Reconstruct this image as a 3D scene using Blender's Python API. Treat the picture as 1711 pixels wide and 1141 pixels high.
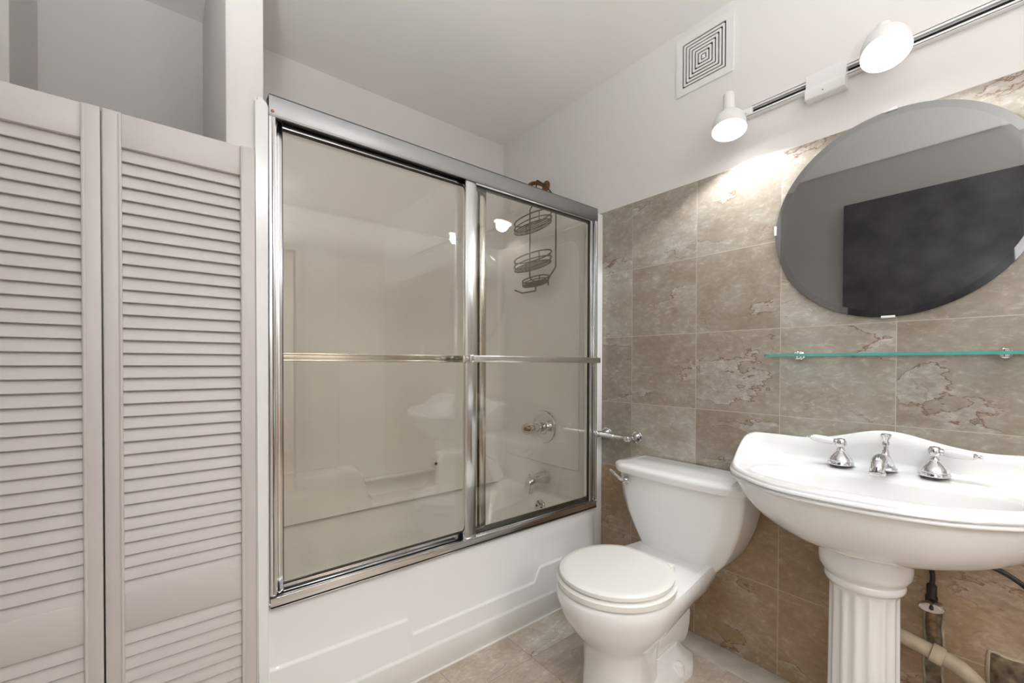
import bpy, bmesh, math, random
from mathutils import Vector, Matrix, noise
random.seed(7)
S = bpy.context.scene
for o in list(bpy.data.objects): bpy.data.objects.remove(o)
C = S.collection
PI = math.pi

# ------------------------------------------------------------------ camera
FPX, CYPX = 718.3, 615.6
fwd = Vector((0.63003798, 0.77648862, -0.01084301))
rgt = Vector((0.77655078, -0.63004803, 0.00289269))
up = Vector((0.00458548, 0.01024265, 0.99993703))
H = 1.0933
cam = bpy.data.cameras.new('camera'); co = bpy.data.objects.new('camera', cam); C.objects.link(co)
cam.sensor_width = 36; cam.lens = FPX / 1711 * 36
cam.shift_y = (CYPX - 570.5) / 1711
cam.clip_start = 0.02
m = Matrix.Identity(4)
for i in range(3):
    m[i][0] = rgt[i]; m[i][1] = up[i]; m[i][2] = -fwd[i]
m[2][3] = H
co.matrix_world = m
S.camera = co

# ------------------------------------------------------------------ look, world, large lights
S.view_settings.view_transform = 'Standard'; S.view_settings.look = 'None'
S.view_settings.gamma = 1; S.view_settings.use_curve_mapping = False
S.view_settings.exposure = 0.03
w = bpy.data.worlds.new('world'); S.world = w; w.use_nodes = True
w.node_tree.nodes['Background'].inputs[0].default_value = (1, .96, .92, 1)
w.node_tree.nodes['Background'].inputs[1].default_value = 0.3
S.cycles.max_bounces = 12; S.cycles.transparent_max_bounces = 16
S.cycles.diffuse_bounces = 6; S.cycles.glossy_bounces = 6
S.cycles.caustics_reflective = False; S.cycles.caustics_refractive = False
S.cycles.use_denoising = True

def area(name, loc, size, energy, col, rot=(0, 0, 0), shape='DISK', size_y=None):
    l = bpy.data.lights.new(name, 'AREA'); l.shape = shape; l.size = size
    if size_y: l.size_y = size_y
    l.energy = energy; l.color = col
    o = bpy.data.objects.new(name, l); C.objects.link(o); o.location = loc; o.rotation_euler = rot
    return o
CEIL = 2.467
FILL_GLOBE = (.50, -.95, 2.345)        # added fill globe, unseen behind the viewpoint: its mesh gives the light
FILL_GLOBE_W = 10
FILL_UP = (-.25, -.42, 1.15)       # added fill lamp, unseen behind the viewpoint, throwing its light up
FILL_UP_W = 125
SPOT_W = 13
area('hall_fill_light', (0.45, -2.1, CEIL - 0.03), 0.6, 38, (1.0, .95, .93), shape='DISK')  # fill light added in the unseen hall, no fixture around it

# ------------------------------------------------------------------ materials
def new_mat(name):
    mt = bpy.data.materials.new(name); mt.use_nodes = True
    nt = mt.node_tree; b = nt.nodes['Principled BSDF']
    return mt, nt, b
def N(nt, typ, **k):
    n = nt.nodes.new(typ)
    for a, v in k.items():
        if a.startswith('i_'): n.inputs[a[2:].replace('_', ' ')].default_value = v
        else: setattr(n, a, v)
    return n
def L(nt, a, b): nt.links.new(a, b)
def math_n(nt, op, a, b=None, c=None):
    n = nt.nodes.new('ShaderNodeMath'); n.operation = op
    for i, v in enumerate((a, b, c)):
        if v is None: continue
        if isinstance(v, (int, float)): n.inputs[i].default_value = v
        else: nt.links.new(v, n.inputs[i])
    return n.outputs[0]
def ramp(nt, fac, stops):
    r = nt.nodes.new('ShaderNodeValToRGB')
    e = r.color_ramp.elements
    e[0].position, e[0].color = stops[0][0], (*stops[0][1], 1)
    e[1].position, e[1].color = stops[-1][0], (*stops[-1][1], 1)
    for p, c in stops[1:-1]:
        x = e.new(p); x.color = (*c, 1)
    nt.links.new(fac, r.inputs[0])
    return r.outputs[0]
def mix(nt, fac, a, b):
    n = nt.nodes.new('ShaderNodeMix'); n.data_type = 'RGBA'
    for s, v in ((0, fac), (6, a), (7, b)):
        if isinstance(v, (int, float)): n.inputs[s].default_value = v
        elif isinstance(v, tuple): n.inputs[s].default_value = (*v, 1)
        else: nt.links.new(v, n.inputs[s])
    return n.outputs[2]

def plain(name, col, rough=.5, metal=0, var=.03, scale=6, bump=0, bscale=60, spec=.5, coat=0):
    mt, nt, b = new_mat(name)
    tc = N(nt, 'ShaderNodeTexCoord')
    nz = N(nt, 'ShaderNodeTexNoise', i_Scale=scale, i_Detail=4.0)
    L(nt, tc.outputs['Object'], nz.inputs['Vector'])
    lo = tuple(max(0, c * (1 - var)) for c in col); hi = tuple(min(1, c * (1 + var)) for c in col)
    L(nt, ramp(nt, nz.outputs[0], [(.3, lo), (.7, hi)]), b.inputs['Base Color'])
    b.inputs['Roughness'].default_value = rough; b.inputs['Metallic'].default_value = metal
    b.inputs['Specular IOR Level'].default_value = spec
    b.inputs['Coat Weight'].default_value = coat; b.inputs['Coat Roughness'].default_value = .03
    if bump:
        n2 = N(nt, 'ShaderNodeTexNoise', i_Scale=bscale, i_Detail=3.0)
        L(nt, tc.outputs['Object'], n2.inputs['Vector'])
        bp = N(nt, 'ShaderNodeBump', i_Strength=bump, i_Distance=.002)
        L(nt, n2.outputs[0], bp.inputs['Height']); L(nt, bp.outputs[0], b.inputs['Normal'])
    return mt

def marble(name, axes, org, T=.305, grout=(.50, .46, .39), gw=.0011, brown=0, shade=1.0):
    """beige veined stone laid in square tiles; axes = the two coordinates the grid runs along"""
    mt, nt, b = new_mat(name)
    tc = N(nt, 'ShaderNodeTexCoord')
    sp = N(nt, 'ShaderNodeSeparateXYZ'); L(nt, tc.outputs['Object'], sp.inputs[0])
    cells = []; edges = []
    for a, o in zip(axes, org):
        s = math_n(nt, 'DIVIDE', math_n(nt, 'SUBTRACT', sp.outputs[a], o), T)
        fl = math_n(nt, 'FLOOR', s); fr = math_n(nt, 'SUBTRACT', s, fl)
        d = math_n(nt, 'MINIMUM', fr, math_n(nt, 'SUBTRACT', 1.0, fr))
        cells.append(fl); edges.append(d)
    cb = N(nt, 'ShaderNodeCombineXYZ'); L(nt, cells[0], cb.inputs[0]); L(nt, cells[1], cb.inputs[1])
    wn = N(nt, 'ShaderNodeTexWhiteNoise'); L(nt, cb.outputs[0], wn.inputs['Vector'])
    off = N(nt, 'ShaderNodeVectorMath', operation='MULTIPLY_ADD')
    L(nt, wn.outputs['Color'], off.inputs[0]); off.inputs[1].default_value = (9, 9, 9)
    L(nt, tc.outputs['Object'], off.inputs[2])
    v = off.outputs[0]
    def stretched(k):
        q = N(nt, 'ShaderNodeVectorMath', operation='MULTIPLY'); L(nt, v, q.inputs[0])
        sc = [1.0, 1.0, 1.0]; sc[axes[1]] = k; q.inputs[1].default_value = sc
        return q.outputs[0]
    def mul(a, b):
        q = N(nt, 'ShaderNodeMix', data_type='RGBA', blend_type='MULTIPLY'); q.inputs[0].default_value = 1
        L(nt, a, q.inputs[6]); L(nt, b, q.inputs[7]); return q.outputs[2]
    big = N(nt, 'ShaderNodeTexNoise', i_Scale=6.0, i_Detail=8.0, i_Roughness=.62, i_Distortion=.4); L(nt, stretched(1.5), big.inputs['Vector'])
    fine = N(nt, 'ShaderNodeTexNoise', i_Scale=34.0, i_Detail=7.0, i_Roughness=.72, i_Distortion=.5); L(nt, stretched(1.9), fine.inputs['Vector'])
    base = ramp(nt, big.outputs[0], [(.28, tuple(c * shade for c in (.30, .252, .20))), (.46, tuple(c * shade for c in (.355, .315, .262))), (.56, tuple(c * shade for c in (.385, .352, .302))), (.72, tuple(c * shade for c in (.47, .452, .412)))])
    per = ramp(nt, wn.outputs['Value'], [(0, (.83, .78, .73)), (.5, (.95, .93, .905)), (1, (1.12, 1.13, 1.13))])
    col = mul(base, per)
    mot = ramp(nt, fine.outputs[0], [(.30, (.87, .85, .83)), (.52, (1, 1, 1)), (.59, (1.12, 1.13, 1.14)), (.68, (1.42, 1.45, 1.48))])
    col = mul(col, mot)
    if brown:                                     # brown of the shaded lower wall put into the bottom rows' colour
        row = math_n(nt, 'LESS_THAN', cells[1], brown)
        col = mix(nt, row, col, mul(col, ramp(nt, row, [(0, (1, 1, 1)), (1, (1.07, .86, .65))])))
    # veins: jagged thin brown lines, present only in places
    ve = N(nt, 'ShaderNodeTexNoise', i_Scale=1.35, i_Detail=10.0, i_Roughness=.55, i_Distortion=.1); L(nt, stretched(2.3), ve.inputs['Vector'])
    sgn = math_n(nt, 'SUBTRACT', ve.outputs[0], .5)
    band = math_n(nt, 'ABSOLUTE', sgn)
    pr = N(nt, 'ShaderNodeTexNoise', i_Scale=4.5, i_Detail=1.0); L(nt, v, pr.inputs['Vector'])
    pres = ramp(nt, pr.outputs[0], [(.44, (0, 0, 0)), (.56, (1, 1, 1))])
    wl = ramp(nt, sgn, [(.0, (0, 0, 0)), (.004, (1, 1, 1)), (.03, (.55, .55, .55)), (.10, (0, 0, 0))])
    pale = math_n(nt, 'MULTIPLY', math_n(nt, 'MULTIPLY', wl, pres), ramp(nt, fine.outputs[0], [(.35, (.15, .15, .15)), (.65, (1, 1, 1))]))
    col = mix(nt, math_n(nt, 'MULTIPLY', pale, .38), col, (.66, .65, .62))
    line = ramp(nt, band, [(.0, (1, 1, 1)), (.0013, (.85, .85, .85)), (.0036, (0, 0, 0))])
    vm = math_n(nt, 'MULTIPLY', math_n(nt, 'MULTIPLY', line, pres), .9)
    col = mix(nt, vm, col, (.15, .075, .04))
    v2 = N(nt, 'ShaderNodeTexNoise', i_Scale=2.6, i_Detail=8.0, i_Roughness=.52, i_Distortion=.3); L(nt, v, v2.inputs['Vector'])
    l2 = ramp(nt, math_n(nt, 'ABSOLUTE', math_n(nt, 'SUBTRACT', v2.outputs[0], .5)), [(.0, (1, 1, 1)), (.0035, (0, 0, 0))])
    col = mix(nt, math_n(nt, 'MULTIPLY', math_n(nt, 'MULTIPLY', l2, ramp(nt, pr.outputs[0], [(.5, (0, 0, 0)), (.62, (1, 1, 1))])), .5), col, (.19, .11, .065))
    g = math_n(nt, 'LESS_THAN', math_n(nt, 'MINIMUM', edges[0], edges[1]), gw / T)
    col = mix(nt, g, col, grout)
    L(nt, col, b.inputs['Base Color'])
    b.inputs['Roughness'].default_value = .32
    bp = N(nt, 'ShaderNodeBump', i_Strength=.25, i_Distance=.002)
    L(nt, math_n(nt, 'SUBTRACT', 1.0, g), bp.inputs['Height']); L(nt, bp.outputs[0], b.inputs['Normal'])
    return mt

def thin_glass(name, tint, refl=1.0, ior=1.5):
    mt, nt, b = new_mat(name); nt.nodes.remove(b)
    out = [n for n in nt.nodes if n.type == 'OUTPUT_MATERIAL'][0]
    tr = N(nt, 'ShaderNodeBsdfTransparent'); tr.inputs[0].default_value = (*tint, 1)
    gl = N(nt, 'ShaderNodeBsdfGlossy'); gl.inputs['Roughness'].default_value = .015
    gl.inputs['Color'].default_value = (1, 1, 1, 1)
    fr = N(nt, 'ShaderNodeFresnel', i_IOR=ior)
    ge = N(nt, 'ShaderNodeNewGeometry')        # same reflectance on the way in and on the way out of the pane
    L(nt, math_n(nt, 'ADD', ior, math_n(nt, 'MULTIPLY', ge.outputs['Backfacing'], 1 / ior - ior)), fr.inputs['IOR'])
    ms = N(nt, 'ShaderNodeMixShader')
    L(nt, math_n(nt, 'MULTIPLY', fr.outputs[0], refl), ms.inputs[0]); L(nt, tr.outputs[0], ms.inputs[1]); L(nt, gl.outputs[0], ms.inputs[2])
    L(nt, ms.outputs[0], out.inputs[0])
    return mt

def emit(name, col, strength):
    mt, nt, b = new_mat(name)
    b.inputs['Base Color'].default_value = (*col, 1)
    b.inputs['Emission Color'].default_value = (*col, 1); b.inputs['Emission Strength'].default_value = strength
    return mt

M = {}
M['paint'] = plain('white_wall_paint', (.77, .745, .73), .6, var=.015, scale=2, bump=.12, bscale=45)
M['ceil'] = plain('white_ceiling_paint', (.89, .875, .855), .7, var=.015, scale=2, bump=.1, bscale=40)
M['louver'] = plain('white_door_paint', (.63, .595, .58), .38, var=.02, scale=5, bump=.05)
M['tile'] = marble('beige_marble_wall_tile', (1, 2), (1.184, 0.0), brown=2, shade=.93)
M['floor'] = marble('beige_marble_floor_tile', (0, 1), (1.063, 1.185), grout=(.30, .25, .20), shade=1.45)
M['border'] = plain('pale_marble_border', (.66, .63, .57), .3, var=.14, scale=16)
M['fiber'] = plain('white_fibreglass', (.875, .875, .875), .16, var=.01, scale=3, spec=.5, coat=.3)
M['porc'] = plain('white_porcelain', (.87, .87, .87), .08, var=.006, scale=3, coat=.5)
M['seat'] = plain('white_seat_plastic', (.85, .84, .81), .2, var=.005)
M['chrome'] = plain('polished_chrome', (.70, .70, .71), .07, 1, var=.01)
M['alu'] = plain('bright_aluminium', (.74, .74, .74), .17, 1, var=.03, scale=9)
M['brushed'] = plain('brushed_aluminium', (.35, .35, .347), .42, 1, var=.04, scale=14)
M['dark'] = plain('black_rubber', (.015, .013, .012), .5)
M['void'] = plain('dark_opening', (.012, .009, .007), .8)
M['bronze'] = plain('dark_bronze_wire', (.09, .07, .045), .38, .8, var=.2, scale=30)
M['rust'] = plain('corroded_brass', (.22, .11, .05), .45, .7, var=.5, scale=60, bump=.4)
M['white'] = plain('white_enamel', (.82, .81, .80), .35, var=.01)
M['plate'] = plain('white_plastic', (.80, .79, .77), .4, var=.01)
M['mirror'] = plain('silvered_mirror', (.30, .297, .293), .01, 1, var=.01)
M['bevel'] = plain('bevelled_mirror_edge', (.27, .267, .263), .02, 1, var=.01)
M['glass'] = thin_glass('shower_glass', (.935, .917, .872), 1.35)
M['shelfglass'] = thin_glass('shelf_glass', (.93, .97, .955), 1.0)
M['shelfedge'] = plain('green_glass_edge', (.10, .40, .36), .1, 0, var=.1, scale=20)
M['doorpaint'] = plain('dark_grey_door_paint', (.115, .116, .122), .5, 0, var=.35, scale=7, bump=.3, bscale=90)
M['caulk'] = plain('white_caulk', (.76, .75, .73), .5)
M['pvc'] = plain('aged_cream_pipe', (.50, .42, .29), .45, var=.25, scale=22)
M['oldpipe'] = plain('stained_pipe', (.20, .13, .075), .5, .2, var=.5, scale=50)
M['oldcaulk'] = plain('yellowed_caulk', (.36, .31, .23), .6, var=.3, scale=40)
M['grime'] = plain('grimy_plaster', (.16, .12, .075), .85, var=.6, scale=45, bump=.8, bscale=60)
M['hose'] = plain('black_braided_hose', (.025, .022, .02), .25, .3, var=.2, scale=80)
M['wood'] = plain('hall_floor_wood', (.42, .27, .16), .4, var=.2, scale=8)
M['clip'] = plain('clear_plastic_clip', (.8, .8, .8), .2, 0)
M['lamp'] = emit('lit_lamp_face', (1, .985, .96), 9)
M['fill_glow'] = emit('fill_globe_glow', (.95, .98, 1), FILL_GLOBE_W / (PI * 4 * PI * .11 ** 2))

# ------------------------------------------------------------------ mesh helpers
def origin_of(o):
    v = Vector((0, 0, 0))
    while o is not None:
        v += o.location; o = o.parent
    return v
def obj(name, bm, mats, parent=None, smooth=True, angle=35, label=None):
    if not isinstance(mats, (list, tuple)): mats = [mats]
    bmesh.ops.remove_doubles(bm, verts=bm.verts, dist=1e-6)
    bmesh.ops.recalc_face_normals(bm, faces=bm.faces)
    me = bpy.data.meshes.new(name)
    off = origin_of(parent) if parent else Vector((0, 0, 0))
    bmesh.ops.translate(bm, verts=bm.verts, vec=-off)
    bm.to_mesh(me); bm.free()
    for x in mats: me.materials.append(x)
    if smooth:
        me.polygons.foreach_set('use_smooth', [True] * len(me.polygons))
        try: me.set_sharp_from_angle(angle=math.radians(angle))
        except Exception: pass
    o = bpy.data.objects.new(name, me); C.objects.link(o)
    if parent: o.parent = parent
    if label: o['label'] = label
    return o
def tag(o, label, cat, group=None):
    o['label'] = label; o['category'] = cat
    if group: o['group'] = group
    return o
def thing(name, loc, label, cat, group=None):
    o = bpy.data.objects.new(name, None); C.objects.link(o); o.location = loc
    o.empty_display_size = .05
    return tag(o, label, cat, group)
def struct(name, bm, mats, smooth=False):
    o = obj(name, bm, mats, None, smooth); o['kind'] = 'structure'; return o
def BM(): return bmesh.new()
def box(bm, lo, hi, bev=0, seg=2, mat=0):
    lo = Vector(lo); hi = Vector(hi)
    r = bmesh.ops.create_cube(bm, size=1)
    vs = r['verts']
    for v in vs:
        v.co = Vector([(lo[i] + hi[i]) / 2 + v.co[i] * (hi[i] - lo[i]) for i in range(3)])
    fs = list({f for v in vs for f in v.link_faces})
    for f in fs: f.material_index = mat
    if bev:
        es = list({e for v in vs for e in v.link_edges})
        r = bmesh.ops.bevel(bm, geom=es, offset=bev, segments=seg, profile=.5, affect='EDGES')
        for f in r['faces']: f.material_index = mat
    return vs
def loft(bm, rings, cap0=True, cap1=True, closed=True, mat=0):
    vr = [[bm.verts.new(p) for p in r] for r in rings]
    n = len(vr[0])
    for a, b in zip(vr, vr[1:]):
        for i in range(n if closed else n - 1):
            j = (i + 1) % n
            try:
                f = bm.faces.new((a[i], a[j], b[j], b[i])); f.material_index = mat
            except ValueError: pass
    if cap0:
        f = bm.faces.new(list(reversed(vr[0]))); f.material_index = mat
    if cap1:
        f = bm.faces.new(vr[-1]); f.material_index = mat
    return vr
def frame_for(d):
    d = Vector(d).normalized()
    a = Vector((0, 0, 1)) if abs(d.z) < .9 else Vector((1, 0, 0))
    u = d.cross(a).normalized(); v = d.cross(u).normalized()
    return d, u, v
def lathe(bm, prof, org, axis=(0, 0, 1), n=32, cap0=True, cap1=True, mat=0):
    d, u, v = frame_for(axis); org = Vector(org)
    rings = []
    for r, h in prof:
        r = max(r, 1e-4)
        rings.append([org + d * h + (u * math.cos(2 * PI * i / n) + v * math.sin(2 * PI * i / n)) * r for i in range(n)])
    loft(bm, rings, cap0, cap1, mat=mat)
def tube(bm, pts, r, n=10, closed=False, mat=0):
    pts = [Vector(p) for p in pts]; k = len(pts)
    rad = r if isinstance(r, (list, tuple)) else [r] * k
    tang = []
    for i in range(k):
        a = pts[(i - 1) % k] if (closed or i > 0) else pts[i]
        b = pts[(i + 1) % k] if (closed or i < k - 1) else pts[i]
        tang.append((b - a).normalized())
    d, u, v = frame_for(tang[0])
    rings = []
    for i in range(k):
        t = tang[i]
        u = (u - t * u.dot(t)).normalized(); v = t.cross(u)
        rings.append([pts[i] + (u * math.cos(2 * PI * j / n) + v * math.sin(2 * PI * j / n)) * rad[i] for j in range(n)])
    if closed: rings.append(rings[0])
    loft(bm, rings, not closed, not closed, mat=mat)
def prism(bm, poly, fn, mat=0):
    """poly of 2d points, fn(p, side) -> 3d with side 0/1"""
    a = [bm.verts.new(fn(p, 0)) for p in poly]; b = [bm.verts.new(fn(p, 1)) for p in poly]
    n = len(poly); fs = [bm.faces.new(a), bm.faces.new(list(reversed(b)))]
    for i in range(n):
        j = (i + 1) % n; fs.append(bm.faces.new((a[i], b[i], b[j], a[j])))
    for f in fs: f.material_index = mat
    return fs
def spline(pts, per=8, closed=False):
    pts = [Vector(p) for p in pts]; n = len(pts); out = []
    rng = range(n if closed else n - 1)
    for i in rng:
        p1, p2 = pts[i], pts[(i + 1) % n]
        p0 = pts[(i - 1) % n] if (closed or i > 0) else p1 * 2 - p2
        p3 = pts[(i + 2) % n] if (closed or i < n - 2) else p2 * 2 - p1
        for k in range(per):
            t = k / per
            out.append(.5 * ((2 * p1) + (p2 - p0) * t + (2 * p0 - 5 * p1 + 4 * p2 - p3) * t * t + (3 * p1 - p0 - 3 * p2 + p3) * t ** 3))
    if not closed: out.append(pts[-1])
    return out
def fillet(poly, rad, seg=5):
    """round the corners of a closed 2d polygon; rad = number or list"""
    out = []; n = len(poly)
    for i in range(n):
        p = Vector(poly[i]); a = Vector(poly[i - 1]); b = Vector(poly[(i + 1) % n])
        r = rad[i] if isinstance(rad, (list, tuple)) else rad
        d1 = (a - p); d2 = (b - p); l = min(r, d1.length * .49, d2.length * .49)
        if l < 1e-5: out.append(p); continue
        s = p + d1.normalized() * l; e = p + d2.normalized() * l
        for k in range(seg + 1):
            t = k / seg
            out.append(s * (1 - t) ** 2 + p * 2 * t * (1 - t) + e * t * t)
    return out
def lerp(a, b, t): return a + (b - a) * t
def sm(t): t = max(0, min(1, t)); return t * t * (3 - 2 * t)

X0 = 1.668      # face of the tiles
XW = 1.676      # painted wall face
YB = 2.155      # wall behind the tub and the closet
XL = -.43       # left wall
YR = -1.25      # wall with the doorway
TT = 1.83       # top of the tiles

# ------------------------------------------------------------------ the room
bm = BM(); box(bm, (XL - .1, YR - .1, -.06), (XW + .1, YB + .1, 0)); struct('floor', bm, M['floor'])
bm = BM(); box(bm, (XL - .1, YR - 1.9, CEIL), (XW + .1, YB + .1, CEIL + .06)); struct('ceiling', bm, M['ceil'])
bm = BM(); box(bm, (XL - .1, YB, 0), (XW + .1, YB + .08, CEIL)); struct('wall_back', bm, M['paint'])
bm = BM(); box(bm, (XW, YR, 0), (XW + .08, YB, CEIL))
box(bm, (X0, YR, 0), (XW + .001, 1.40, TT), mat=1)
struct('wall_right', bm, [M['paint'], M['tile']])
bm = BM(); box(bm, (XL - .08, YR, 0), (XL, 1.395, CEIL)); struct('wall_left', bm, M['paint'])
bm = BM()
box(bm, (XL - .08, YR - .08, 0), (.10, YR, CEIL)); box(bm, (.88, YR - .08, 0), (XW + .08, YR, CEIL)); box(bm, (.10, YR - .08, 2.05), (.88, YR, CEIL))
struct('wall_front', bm, M['paint'])
bm = BM()
for lo, hi in (((.03, YR - .1, 0), (.10, YR + .015, 2.05)), ((.88, YR - .1, 0), (.95, YR + .015, 2.05)), ((.03, YR - .1, 2.05), (.95, YR + .015, 2.12))):
    box(bm, lo, hi, .004)
struct('trim_1', bm, M['louver'])
# hall beyond the doorway
bm = BM()
box(bm, (-.6, -3.08, 0), (1.7, -3.0, CEIL)); box(bm, (-.68, -3.08, 0), (-.6, YR - .08, CEIL)); box(bm, (1.7, -3.08, 0), (1.78, YR - .08, CEIL))
struct('wall_hall', bm, M['paint'])
bm = BM(); box(bm, (-.68, -3.08, -.06), (1.78, YR - .08, -.002)); struct('floor_hall', bm, M['wood'])
# partition between closet and tub, closet walls
bm = BM(); box(bm, (.130, 1.358, 0), (.219, YB, CEIL), .006); struct('wall_partition', bm, M['paint'], True)
bm = BM(); box(bm, (XL, 1.80, 0), (-.325, YB, CEIL), .004); box(bm, (XL - .06, 1.395, 0), (-.345, 1.80, CEIL)); struct('wall_closet', bm, M['paint'])
# low marble ledge and caulk line on the floor
bm = BM(); tube(bm, [(.23, 1.342, .002), (1.66, 1.342, .002)], .005, 8); struct('trim_2', bm, M['caulk'], True)

bm = BM(); box(bm, (1.558, -.3, 0), (1.667, 1.335, .004), .0015); struct('trim_3', bm, M['border'], True)
# dark door standing against the left wall
bm = BM(); box(bm, (XL, .03, .01), (XL + .045, .885, 2.205), .003)
d1 = struct('door_1', bm, M['doorpaint'])
bm = BM()
tube(bm, [(XL + .045, .10, 1.0), (XL + .09, .10, 1.0)], .011); lathe(bm, [(.012, 0), (.026, .012), (.027, .03), (.012, .044)], (XL + .08, .10, 1.0), (1, 0, 0))
obj('door_handle', bm, M['alu'], d1)

# ------------------------------------------------------------------ louvred closet doors
def closet_door(x0, x1, sl, sr, yf, label):
    t = thing('louvered_closet_door', ((x0 + x1) / 2, yf + .014, .012), label, 'door', 'louvered bifold doors of the closet')
    yb = yf + .028; zt = 1.664
    for a, b, q in ((x0, x0 + sl, 1), (x1 - sr, x1, -1)):
        bm = BM(); box(bm, (a, yf, .012), (b, yb, zt), .0025)
        e = b if q == 1 else a
        tube(bm, [(e - q * .003, yf + .001, .02), (e - q * .003, yf + .001, zt - .006)], .0035, 8)
        obj('stile', bm, M['louver'], t)
    a, b = x0 + sl, x1 - sr
    for nm, z0, z1 in (('top_rail', 1.587, zt - .001), ('middle_rail', .470, .560), ('bottom_rail', .012, .14)):
        bm = BM(); box(bm, (a, yf + .003, z0), (b, yb - .003, z1), .002); obj(nm, bm, M['louver'], t)
    P = .0293
    for z0, z1 in ((.560, 1.587), (.14, .470)):
        bm = BM(); n = round((z1 - z0) / P); p = (z1 - z0) / n
        for i in range(n):
            zc = z0 + (i + .5) * p - .0005
            dz, dy = .0160, .0058
            jit = random.uniform(-.0006, .0006)
            c = [(yf + .0115 - dy, zc - dz + jit), (yf + .0115 + dy, zc + dz + jit)]
            nx, nz = dz, -dy; l = math.hypot(nx, nz); nx, nz = nx / l * .0023, nz / l * .0023
            poly = [(c[0][0] - nx, c[0][1] - nz), (c[0][0] + nx, c[0][1] + nz), (c[1][0] + nx, c[1][1] + nz), (c[1][0] - nx, c[1][1] - nz)]
            poly = fillet(poly, .002, 2)
            loft(bm, [[(a - .003, q[0], q[1]) for q in poly], [(b + .003, q[0], q[1]) for q in poly]])
        obj('louver_panel', bm, M['louver'], t)
    return t
closet_door(-.104, .1925, .032, .033, 1.328, 'white louvered closet door directly beside the bathtub and its glass door')
closet_door(-.402, -.107, .032, .031, 1.328, 'white louvered closet door farther from the bathtub, on the far left')

# ------------------------------------------------------------------ bathtub with its surround
XA, XB = .228, 1.640
tub = thing('bathtub', (.93, 1.74, 0), 'white fibreglass bathtub with its moulded wall surround behind sliding glass doors', 'bathtub')
# apron: stepped front face
bm = BM()
def zA(x):
    if x < .640: return .237 - .009 * (x - .24) / .4 if x > .24 else .237
    if x < .655: return lerp(.228, .171, sm((x - .640) / .015))
    if x < 1.216: return .1705
    if x < 1.25: return lerp(.170, .226, sm((x - 1.216) / .034))
    return .226
def zB(x): return .105 - .008 * (x - .3) / 1.3
xs = [XA - .0015] + [XA + .015 + (XB - XA - .06) * i / 150 for i in range(151)] + [XB - .03]
cols = []
for x in xs:
    a, b = zA(x), zB(x)
    edge = 0.0
    prof = []
    if x >= .640 - 1e-6:
        prof = [(1.3455, 0), (1.3425, .003), (1.338, b - .010), (1.338, b - .004), (1.3415, b), (1.3425, b + .005), (1.3425, a - .008), (1.343, a - .004), (1.3475, a), (1.349, a + .005)]
    else:
        prof = [(1.3455, 0), (1.3425, .003), (1.338, b - .010), (1.338, b - .004), (1.3415, b), (1.3425, b + .005), (1.3425, a - .008), (1.343, a - .004), (1.3475, a), (1.349, a + .005)]
    prof += [(1.349, .33), (1.3485, .37), (1.349, .392), (1.352, .402), (1.358, .406), (1.37, .406)]
    if x <= XA or x >= XB - .031: prof = [(y + .004 if z < .39 else y, z) for y, z in prof]
    cols.append([(x, y, z) for y, z in prof])
loft(bm, cols, False, False, closed=False)
obj('apron', bm, M['fiber'], tub, angle=50)
# basin
bm = BM()
def rr(x0, x1, y0, y1, r, z, seg=8):
    p = fillet([(x0, y0), (x1, y0), (x1, y1), (x0, y1)], r, seg)
    return [(q[0], q[1], z) for q in p]
rings = [rr(XA, 1.625, 1.36, 2.10, .02, .406), rr(XA + .06, 1.575, 1.435, 2.06, .10, .406), rr(XA + .07, 1.565, 1.445, 2.05, .10, .398),
         rr(XA + .09, 1.545, 1.46, 2.03, .12, .33), rr(XA + .16, 1.51, 1.48, 2.01, .14, .16), rr(XA + .22, 1.46, 1.53, 1.96, .14, .10), rr(XA + .35, 1.36, 1.62, 1.88, .12, .09)]
loft(bm, rings, False, True)
obj('basin', bm, M['fiber'], tub, angle=60)
# surround walls: a U with rounded inside corners
bm = BM()
def upath(xa, xb, yb, y0, r, seg=8):
    pts = [Vector((xa, y0))]
    for k in range(seg + 1):
        t = PI + (-PI / 2) * k / seg
        pts.append(Vector((xa + r + r * math.cos(t), yb - r + r * math.sin(t))))
    for k in range(seg + 1):
        t = PI / 2 - PI / 2 * k / seg
        pts.append(Vector((xb - r + r * math.cos(t), yb - r + r * math.sin(t))))
    pts.append(Vector((xb, y0)))
    return pts
XI0, XI1, YI = .250, 1.622, 2.105
inn = upath(XI0, XI1, YI, 1.40, .05); rim = upath(XI0 - .012, XI1 + .012, YI + .012, 1.40, .055); outr = upath(XA - .006, 1.666, YB - .003, 1.40, .06)
rings = [[(p.x, p.y, .40) for p in inn], [(p.x, p.y, 1.786) for p in inn], [(p.x, p.y, 1.797) for p in rim], [(p.x, p.y, 1.80) for p in outr]]
loft(bm, rings, False, False, closed=False)
obj('surround_wall', bm, M['fiber'], tub, angle=24)
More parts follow.
